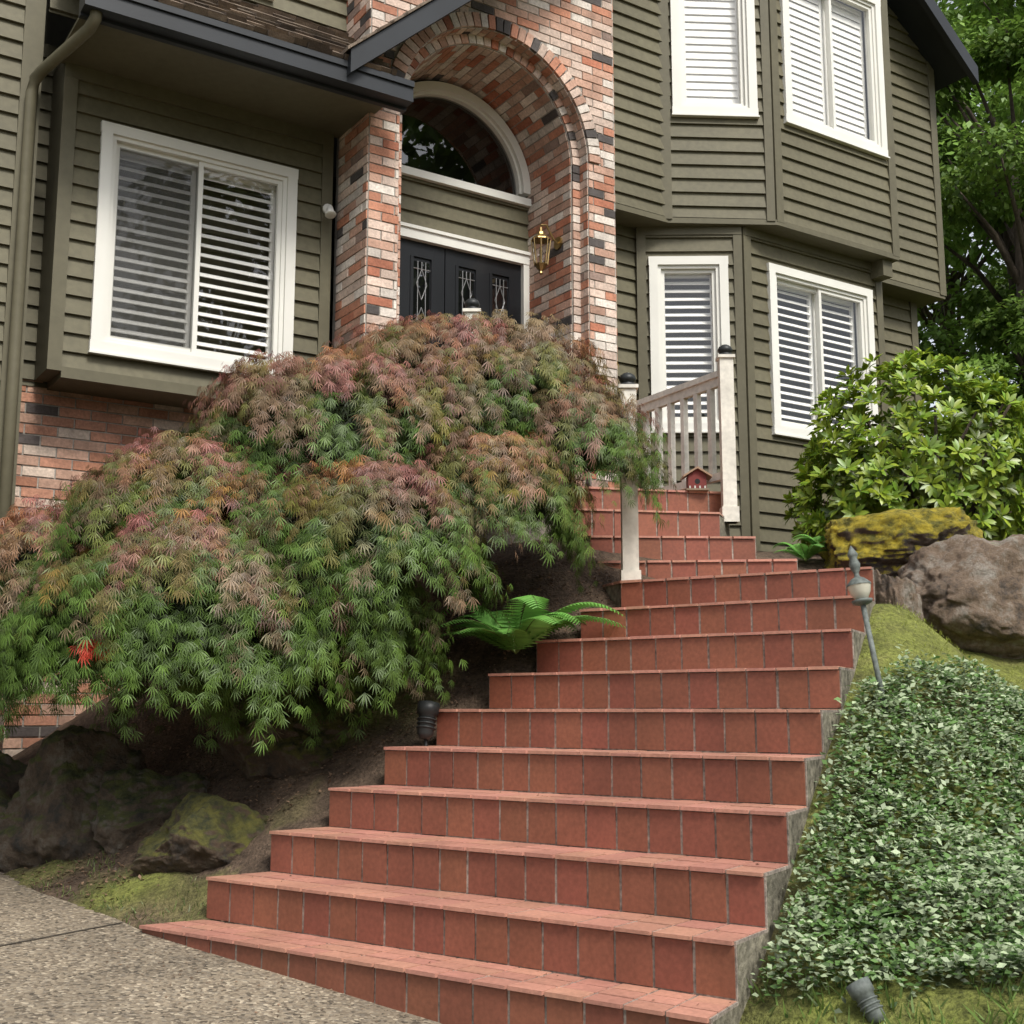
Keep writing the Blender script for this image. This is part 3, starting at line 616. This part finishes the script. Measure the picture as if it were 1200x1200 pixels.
# ---------------------------------------------------------------- Japanese maple
def maple_template():
    tv=[];tf=[]
    for a,l in ((0,1),(19,.95),(-19,.95),(44,.78),(-44,.78)):
        a=math.radians(a); d=(math.sin(a),math.cos(a)); s=(d[1],-d[0]); b=len(tv); w_=.042
        tv+= [(0,0,0),(d[0]*l*.5+s[0]*w_,d[1]*l*.5+s[1]*w_,-.03*l),(d[0]*l,d[1]*l,-.3*l*l),(d[0]*l*.5-s[0]*w_,d[1]*l*.5-s[1]*w_,-.03*l)]
        tf.append((b,b+1,b+2,b+3))
    return tv,tf
lobes=[(-.40,7.05,1.74,.60,.5,.56,190,0),(.06,7.0,1.80,.36,.4,.42,110,0),(.34,6.8,1.46,.30,.32,.34,110,-.1),(-1.0,6.75,1.44,.74,.55,.54,230,0),
 (-1.72,6.5,.96,.62,.5,.46,190,0),(-.72,6.15,.84,.48,.38,.40,170,0),(-1.58,5.98,.42,.70,.42,.50,250,0),(-2.45,6.45,.62,.45,.4,.42,120,.25),(-.14,6.55,1.10,.40,.36,.38,120,0),
 (-1.2,6.35,.83,.55,.42,.46,130,0),(-.95,6.2,.42,.45,.35,.40,110,-.5),(-2.05,6.25,.28,.55,.35,.38,120,-.4),(-1.35,6.55,.25,.7,.3,.45,90,-.6)]
pos=[];dr_=[];nr_=[];sz=[];cl=[]
for (x,y,z,rx,ry,rz,nt,rb) in lobes:
    c=np.array([x,y,z]); rr=np.array([rx,ry,rz])
    k=0
    while k<nt:
        u=rdir(1)[0]
        if u[2]<-.45 or u[1]>.55: continue
        k+=1
        lump=1+.30*noise.noise(Vector(u*3.2+c))
        p=c+u*rr*lump*.88; out=norm(np.array([u[0]/rx,u[1]/ry,u[2]/rz])); hz=np.array([out[0],out[1],0]); hz=hz/max(np.linalg.norm(hz),.15)*min(1,np.linalg.norm(hz)+.3)
        nl=36; t=rng.random(nl); L_=rng.uniform(.12,.26)
        path_=p+hz*(t*L_)[:,None]+np.array([0,0,1])*((.3*t-t*t*1.25)*L_*(1.1-.3*u[2]))[:,None]+out*.04
        j=rng.normal(size=(nl,3))*np.array([.032,.032,.02])
        d=hz*1.0+np.array([0,0,-1])*(.5+1.8*t)[:,None]; d=d+rng.normal(size=(nl,3))*.34
        nn_=out*.8+np.array([0,0,.6])+rng.normal(size=(nl,3))*.3
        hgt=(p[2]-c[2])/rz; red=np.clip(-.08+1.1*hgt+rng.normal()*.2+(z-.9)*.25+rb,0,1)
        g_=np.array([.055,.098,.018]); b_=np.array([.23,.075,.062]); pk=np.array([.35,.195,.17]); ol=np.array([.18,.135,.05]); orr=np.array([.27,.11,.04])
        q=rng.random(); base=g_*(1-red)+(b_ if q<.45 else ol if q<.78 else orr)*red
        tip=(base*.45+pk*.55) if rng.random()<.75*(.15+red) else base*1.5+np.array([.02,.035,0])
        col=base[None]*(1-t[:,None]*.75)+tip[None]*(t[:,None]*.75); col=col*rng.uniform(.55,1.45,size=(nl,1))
        pos.append(path_+j);dr_.append(d);nr_.append(nn_);sz.append(rng.uniform(.045,.08,nl));cl.append(col)
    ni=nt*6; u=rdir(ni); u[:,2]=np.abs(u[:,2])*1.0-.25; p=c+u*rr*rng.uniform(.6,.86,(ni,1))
    pos.append(p);dr_.append(u+np.array([0,0,-.8])+rng.normal(size=(ni,3))*.5);nr_.append(u+np.array([0,0,.6]));sz.append(rng.uniform(.08,.12,ni));cl.append(np.array([.03,.048,.014])*rng.uniform(.6,1.3,(ni,1)))  # inner filler leaves, coloured dark for occlusion inside the crown
ni=40; pos.append(np.array([-1.86,5.50,.28])+rng.normal(size=(ni,3))*np.array([.045,.02,.03])); dr_.append(np.array([0,-.3,-1])+rng.normal(size=(ni,3))*.5); nr_.append(np.array([0,-1,.5])+rng.normal(size=(ni,3))*.3); sz.append(rng.uniform(.05,.07,ni)); cl.append(np.array([.5,.05,.02])*rng.uniform(.7,1.2,(ni,1)))
mp=empty('japanese_maple'); tv,tf=maple_template()
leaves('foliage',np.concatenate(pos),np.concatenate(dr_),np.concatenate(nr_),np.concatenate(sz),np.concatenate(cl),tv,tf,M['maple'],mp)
b=MB(); root=Vector((-.75,7.05,.05)); kn=Vector((-.8,6.95,.55)); b.tube([root-Vector((0,0,.2)),root,kn],[.12,.1,.08],10)
for l in lobes:
    e=Vector(l[:3])+Vector((0,0,l[5]*.4)); m=(kn+e)/2+Vector((random.uniform(-.1,.1),random.uniform(-.1,.1),.15))
    b.tube([kn,(kn+m)/2+Vector((.03,-.04,.08)),m,e],[.06,.045,.03,.012],8)
    for _ in range(5):
        q=e+Vector((random.uniform(-l[3],l[3])*.8,random.uniform(-l[4],l[4])*.8,-.05)); b.tube([m,(m+q)/2+Vector((0,0,.08)),q],[.018,.012,.005],5)
b.obj('branches',M['bark'],mp,True)
LT=[(0,0,0),(-.16,.35,.05),(0,.35,0),(.16,.35,.05),(-.15,.7,.03),(0,.7,-.015),(.15,.7,.03),(0,1,-.07)]
LTF=[(0,3,2,1),(1,2,5,4),(2,3,6,5),(4,5,6,7)]
D1=[(0,0,0),(.28,.5,.04),(0,1,-.03),(-.28,.5,.04)]; D1F=[(0,1,2,3)]
rh=empty('rhododendron'); P_=[];Dd=[];Nn=[];S_=[];C_=[]
for (x,y,z,rx,ry,rz,nw) in ((2.85,8.5,1.62,.80,.75,.82,660),(3.55,8.7,1.5,.7,.7,.75,300),(2.45,8.3,1.35,.52,.5,.5,270)):
    c=np.array([x,y,z]); rr=np.array([rx,ry,rz]); k=0
    while k<nw:
        u=rdir(1)[0]
        if u[2]<-.7: continue
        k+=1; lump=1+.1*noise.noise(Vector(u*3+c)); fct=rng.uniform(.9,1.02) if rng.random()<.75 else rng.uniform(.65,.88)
        p=c+u*rr*lump*fct; ax=norm(u+np.array([0,-.1,.45])+rng.normal(size=3)*.15); nl=rng.integers(8,12)
        a=norm(np.cross(ax,[.3,.2,.9])); b2=np.cross(ax,a)
        for i in range(nl):
            an=2*math.pi*i/nl+rng.normal()*.2; sp=rng.uniform(.55,1.5); rad=a*math.cos(an)+b2*math.sin(an)
            d=rad*sp+ax*rng.uniform(.25,.9); P_.append(p+rad*.008);Dd.append(d);Nn.append(ax*1.0-rad*.3);S_.append(rng.uniform(.065,.10))
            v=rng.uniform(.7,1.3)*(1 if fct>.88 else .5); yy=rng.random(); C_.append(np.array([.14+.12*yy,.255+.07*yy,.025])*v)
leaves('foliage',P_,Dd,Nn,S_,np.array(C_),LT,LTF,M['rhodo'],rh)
b=MB()
for _ in range(26):
    r0=Vector((2.9+random.uniform(-.2,.3),8.6,.95)); q=Vector((2.9+random.uniform(-.8,1),8.5+random.uniform(-.5,.5),1.6+random.uniform(-.2,.5))); b.tube([r0,(r0+q)/2+Vector((0,0,.1)),q],[.03,.02,.008],6)
b.obj('stems',M['bark'],rh,True)
GC=[(R[k][0]+.035,R[k][1]-.01) for k in range(1,7)]+[(1.62,5.35),(2.1,5.6),(2.7,5.75),(3.8,6.0),(3.8,3.5),(1.46,3.62),(.90,3.84)]
n=95000; px=rng.uniform(.6,3.2,n); py=rng.uniform(3.4,6.1,n)
jx=px-np.abs(rng.normal(size=n))*.03; jy=py+rng.normal(size=n)*.03; k=inpoly(jx,jy,GC); px=px[k];py=py[k]; n=len(px)
hn=np.array([noise.noise(Vector((a*4,b*4,1)))+.7*noise.noise(Vector((a*12,b*12,4))) for a,b in zip(px,py)]); top=.09+.07*hn
lay=rng.random(n)**.5; pz=terrain(px,py)+top*lay
d=rng.normal(size=(n,3)); d[:,2]=np.abs(d[:,2])*.4; nn_=np.array([0,-.35,1])+rng.normal(size=(n,3))*.35
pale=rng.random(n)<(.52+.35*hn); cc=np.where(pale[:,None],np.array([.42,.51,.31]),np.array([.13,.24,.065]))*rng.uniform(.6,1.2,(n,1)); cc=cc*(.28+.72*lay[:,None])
GT=[(0,0,0),(.29,.45,.05),(0,1,-.05),(-.29,.45,.05)]
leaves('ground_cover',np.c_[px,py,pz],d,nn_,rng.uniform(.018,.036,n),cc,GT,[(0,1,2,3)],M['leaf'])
def grass(name,polyg,n,h,bb,col=(.13,.2,.045)):
    x=rng.uniform(bb[0],bb[1],n);y=rng.uniform(bb[2],bb[3],n); k=inpoly(x+rng.normal(size=n)*.03,y+rng.normal(size=n)*.03,polyg)&~inpoly(x,y,DP); x=x[k];y=y[k]
    nv=np.array([noise.noise(Vector((a*6,b*6,9))) for a,b in zip(x,y)]); k=rng.random(len(x))<.5+nv*1.3; x=x[k];y=y[k]; n=len(x)
    B_=[(-.06,0,0),(.06,0,0),(.035,.6,.05),(0,1,.2)]; d=rng.normal(size=(n,3))*.5; d[:,2]=1
    leaves(name,np.c_[x,y,terrain(x,y)],d,rdir(n),h*rng.uniform(.5,1.4,n),np.array(col)*rng.uniform(.6,1.5,(n,1)),B_,[(0,1,2,3)],M['leaf'])
grass('grass',[(-2.4,6.1),(-1.95,5.68),(-1.5,5.28),(-1.3,5.45),(-1.25,5.6),(-1.7,5.9),(-2.2,6.3)],5500,.03,(-2.5,-1.2,5.2,6.4),(.11,.15,.04))
grass('grass',[(.62,3.7),(1.0,2.4),(3.6,2.4),(3.6,3.8),(1.46,3.75),(.95,3.95),(.75,4.05)],16000,.06,(.6,3.6,2.4,4.1))
grass('grass',[(1.5,5.25),(3.8,5.9),(3.8,6.5),(2.2,6.5),(1.7,6.0)],9000,.02,(1.5,3.8,5.2,6.5),(.2,.23,.03))
fstem=mk('fern_stem',(.09,.13,.03),.7)
def fern(x,y,nf_,L,name='fern',fold=1.0,lift=.03,z=None):
    P_=[];D_=[];N_=[];S_=[];C_=[]; c=np.array([x,y,(float(terrain(np.array([x]),np.array([y]))[0])+lift) if z is None else z]); b=MB()
    for i in range(nf_):
        an=2*math.pi*i/nf_+rng.normal()*.2; hz=np.array([math.cos(an),math.sin(an),0]); l=L*rng.uniform(.75,1.1); up=rng.uniform(.5,1.05)*fold
        pts=[]
        for j in range(31):
            t=j/30; q=c+hz*l*t*.85+np.array([0,0,1])*(up*l*(1.6*t-1.25*t*t)); pts.append(q)
        b.tube([Vector(q) for q in pts[::4]],.0025,4)
        col=np.array([.11,.27,.05])*rng.uniform(.8,1.35)
        for j in range(2,30):
            t=j/30; tg=norm(pts[j+1]-pts[j-1]); sd=norm(np.cross(tg,[0,0,1])); w_=l*.22*min(1,(t*5)**.6)*(1-t)**.5+.01
            for sg in (-1,1):
                P_.append(pts[j]);D_.append(sd*sg+tg*.35-np.array([0,0,.15]));N_.append(np.cross(sd,tg));S_.append(w_);C_.append(col*rng.uniform(.85,1.15))
    e=empty(name); F1=[(-.09,0,0),(.12,.1,0),(.08,.7,-.03),(0,1,-.1)]
    leaves('fronds',P_,D_,N_,S_,np.array(C_),F1,[(0,1,2,3)],M['leaf'],e); b.obj('stems',fstem,e)
fern(.02,6.36,21,.62,z=.28,fold=.85); fern(1.78,7.45,9,.24); fern(2.75,5.75,8,.26); fern(1.95,7.6,9,.28)
n=7000; x=rng.uniform(-2.4,.6,n); y=rng.uniform(5.6,7.3,n); k=(y> 5.75+.62*(x+1.3)*.75+.12)&~inpoly(x,y,DP); x=x[k];y=y[k];n=len(x)
xz=terrain(x,y)+.012
tx=[];ty=[];tz=[]
for _ in range(130):
    k=random.randint(0,8); u=random.random(); v=random.uniform(.1,.95)**.6
    a=Vector(Lf[k]).lerp(Vector(R[k]),u); c=Vector(Lf[k+1]).lerp(Vector(R[k+1]),u); q=a.lerp(c,v); tx.append(q.x);ty.append(q.y);tz.append(H[k]+.004)
for _ in range(260):
    u=random.random(); q=Vector((-1.6,5.2)).lerp(Vector((.5,3.7)),u)+Vector((random.gauss(-.08,.12),random.gauss(-.1,.12))); 
    if inpoly(np.array([q.x]),np.array([q.y]),DP)[0]: tx.append(q.x);ty.append(q.y);tz.append(dplane(q.x,q.y)+.004)
x=np.r_[x,tx];y=np.r_[y,ty];xz=np.r_[xz,tz]; n2_=n; n=len(x)
d=rng.normal(size=(n,3)); d[:,2]*=.3; d[n2_:,2]*=.2; nr2=np.array([0,0,1])+rng.normal(size=(n,3))*.35; szz=rng.uniform(.012,.03,n); szz[n2_:]*=.55
leaves('leaf_litter',np.c_[x,y,xz],d,nr2,szz,np.array([.20,.13,.085])*rng.uniform(.4,1.5,(n,1)),D1,D1F,M['leaf'])
# ---------------------------------------------------------------- background trees
def tree(x,y,z,h,r,nl,seed,name='deciduous_tree',ls=.11,low=.12,gc=(.12,.215,.04)):
    rnd=random.Random(seed); e=empty(name); b=MB(); tp=Vector((x+rnd.uniform(-.4,.4),y,z+h*.8))
    b.tube([(x,y,z-.3),(x+.05,y,z+h*.25),(x-.1,y,z+h*.5),tp],[.2,.16,.11,.03],10)
    P_=[];D_=[];N_=[];S_=[];C_=[]; nb=int(38)
    for i in range(nb):
        t=rnd.uniform(low,1); an=rnd.uniform(0,6.28); rr=r*math.sqrt(max(.05,1-((t-.45)/.62)**2))*rnd.uniform(.45,1)
        c=Vector((x+math.cos(an)*rr,y+math.sin(an)*rr,z+h*t)); o=Vector((x,y,z+h*t*.7))
        b.tube([o,(o+c)/2+Vector((0,0,.2)),c],[.05,.03,.01],5)
        m=nl//nb; s=rnd.uniform(.5,.95)*r*.42; u=rdir(m)*rng.uniform(.3,1,(m,1))**.6; u[:,2]*=.55
        p=np.array(c)+u*s; v=rnd.uniform(.7,1.3)
        P_.append(p);D_.append(u+np.array([0,0,-.5])+rng.normal(size=(m,3))*.6);N_.append(u+np.array([0,0,1.]));S_.append(rng.uniform(.7,1.3,m)*ls)
        C_.append(np.array(gc)*v*rng.uniform(.6,1.4,(m,1))+rng.random((m,1))*np.array([.04,.04,0]))
    F2=[(0,0,0),(.33,.45,.05),(0,1,-.05),(-.33,.45,.05)]
    leaves('crown',np.concatenate(P_),np.concatenate(D_),np.concatenate(N_),np.concatenate(S_),np.concatenate(C_),F2,D1F,M['leaf'],e); b.obj('trunk',M['bark'],e,True)
tree(6.3,14.5,.9,8,2.0,24000,1,ls=.10); tree(8.3,16.5,.9,10,2.8,22000,2,ls=.12); tree(7.0,19,.9,12,3.2,18000,3,ls=.16); tree(5.6,13.0,.9,2.8,1.1,9000,4,ls=.08,low=.05); tree(10.5,19,.9,11,3.5,16000,5,ls=.18)
tree(7.3,13.2,.9,5.5,1.6,12000,6,ls=.09,low=.05); tree(5.9,13.4,.9,6.6,1.25,20000,7,ls=.085,low=.2)
for i,(x,y,h) in enumerate(((20,-9,17),(26,-14,18),(14,-15,12),(23,-1,20),(19,1,14),(24,-5,19),(3,-17,9),(-5,-18,10),(-13,-13,10))): tree(x,y,-1.2,h,4.5,3000,20+i,ls=.6,low=.05,gc=(.05,.09,.02))
# ---------------------------------------------------------------- light, world, camera
wd=bpy.data.worlds.new('World'); sc.world=wd; wd.use_nodes=True; nt=wd.node_tree; bg=nt.nodes['Background']
sk=nt.nodes.new('ShaderNodeTexSky'); sk.sky_type='NISHITA'; sk.sun_disc=False
sd=Vector((.42,-.70,1.0)).normalized(); sk.sun_elevation=math.asin(sd.z); sk.sun_rotation=math.atan2(sd.x,sd.y); sk.dust_density=3.0; sk.air_density=1.0
hs=nt.nodes.new('ShaderNodeHueSaturation'); hs.inputs['Saturation'].default_value=.3; hs.inputs['Value'].default_value=1.6
nt.links.new(sk.outputs[0],hs.inputs['Color']); nt.links.new(hs.outputs[0],bg.inputs[0]); bg.inputs[1].default_value=.15
sl=bpy.data.lights.new('sun','SUN'); sl.energy=3.3; sl.angle=math.radians(14); sl.color=(1,.96,.88)
so=bpy.data.objects.new('sun',sl); so.rotation_euler=sd.to_track_quat('Z','Y').to_euler(); sc.collection.objects.link(so)
cam=bpy.data.cameras.new('camera'); cam.lens=43.5; cam.sensor_width=36; cam.clip_end=2000; cam.clip_start=.05
co=bpy.data.objects.new('camera',cam); co.rotation_euler=(math.radians(90+9.05),0,0); sc.collection.objects.link(co); sc.camera=co
for o in list(bpy.data.objects):
    if o.parent is None: o.location.z+=ZO
sc.view_settings.view_transform='Standard'; sc.view_settings.look='None'; sc.view_settings.exposure=0
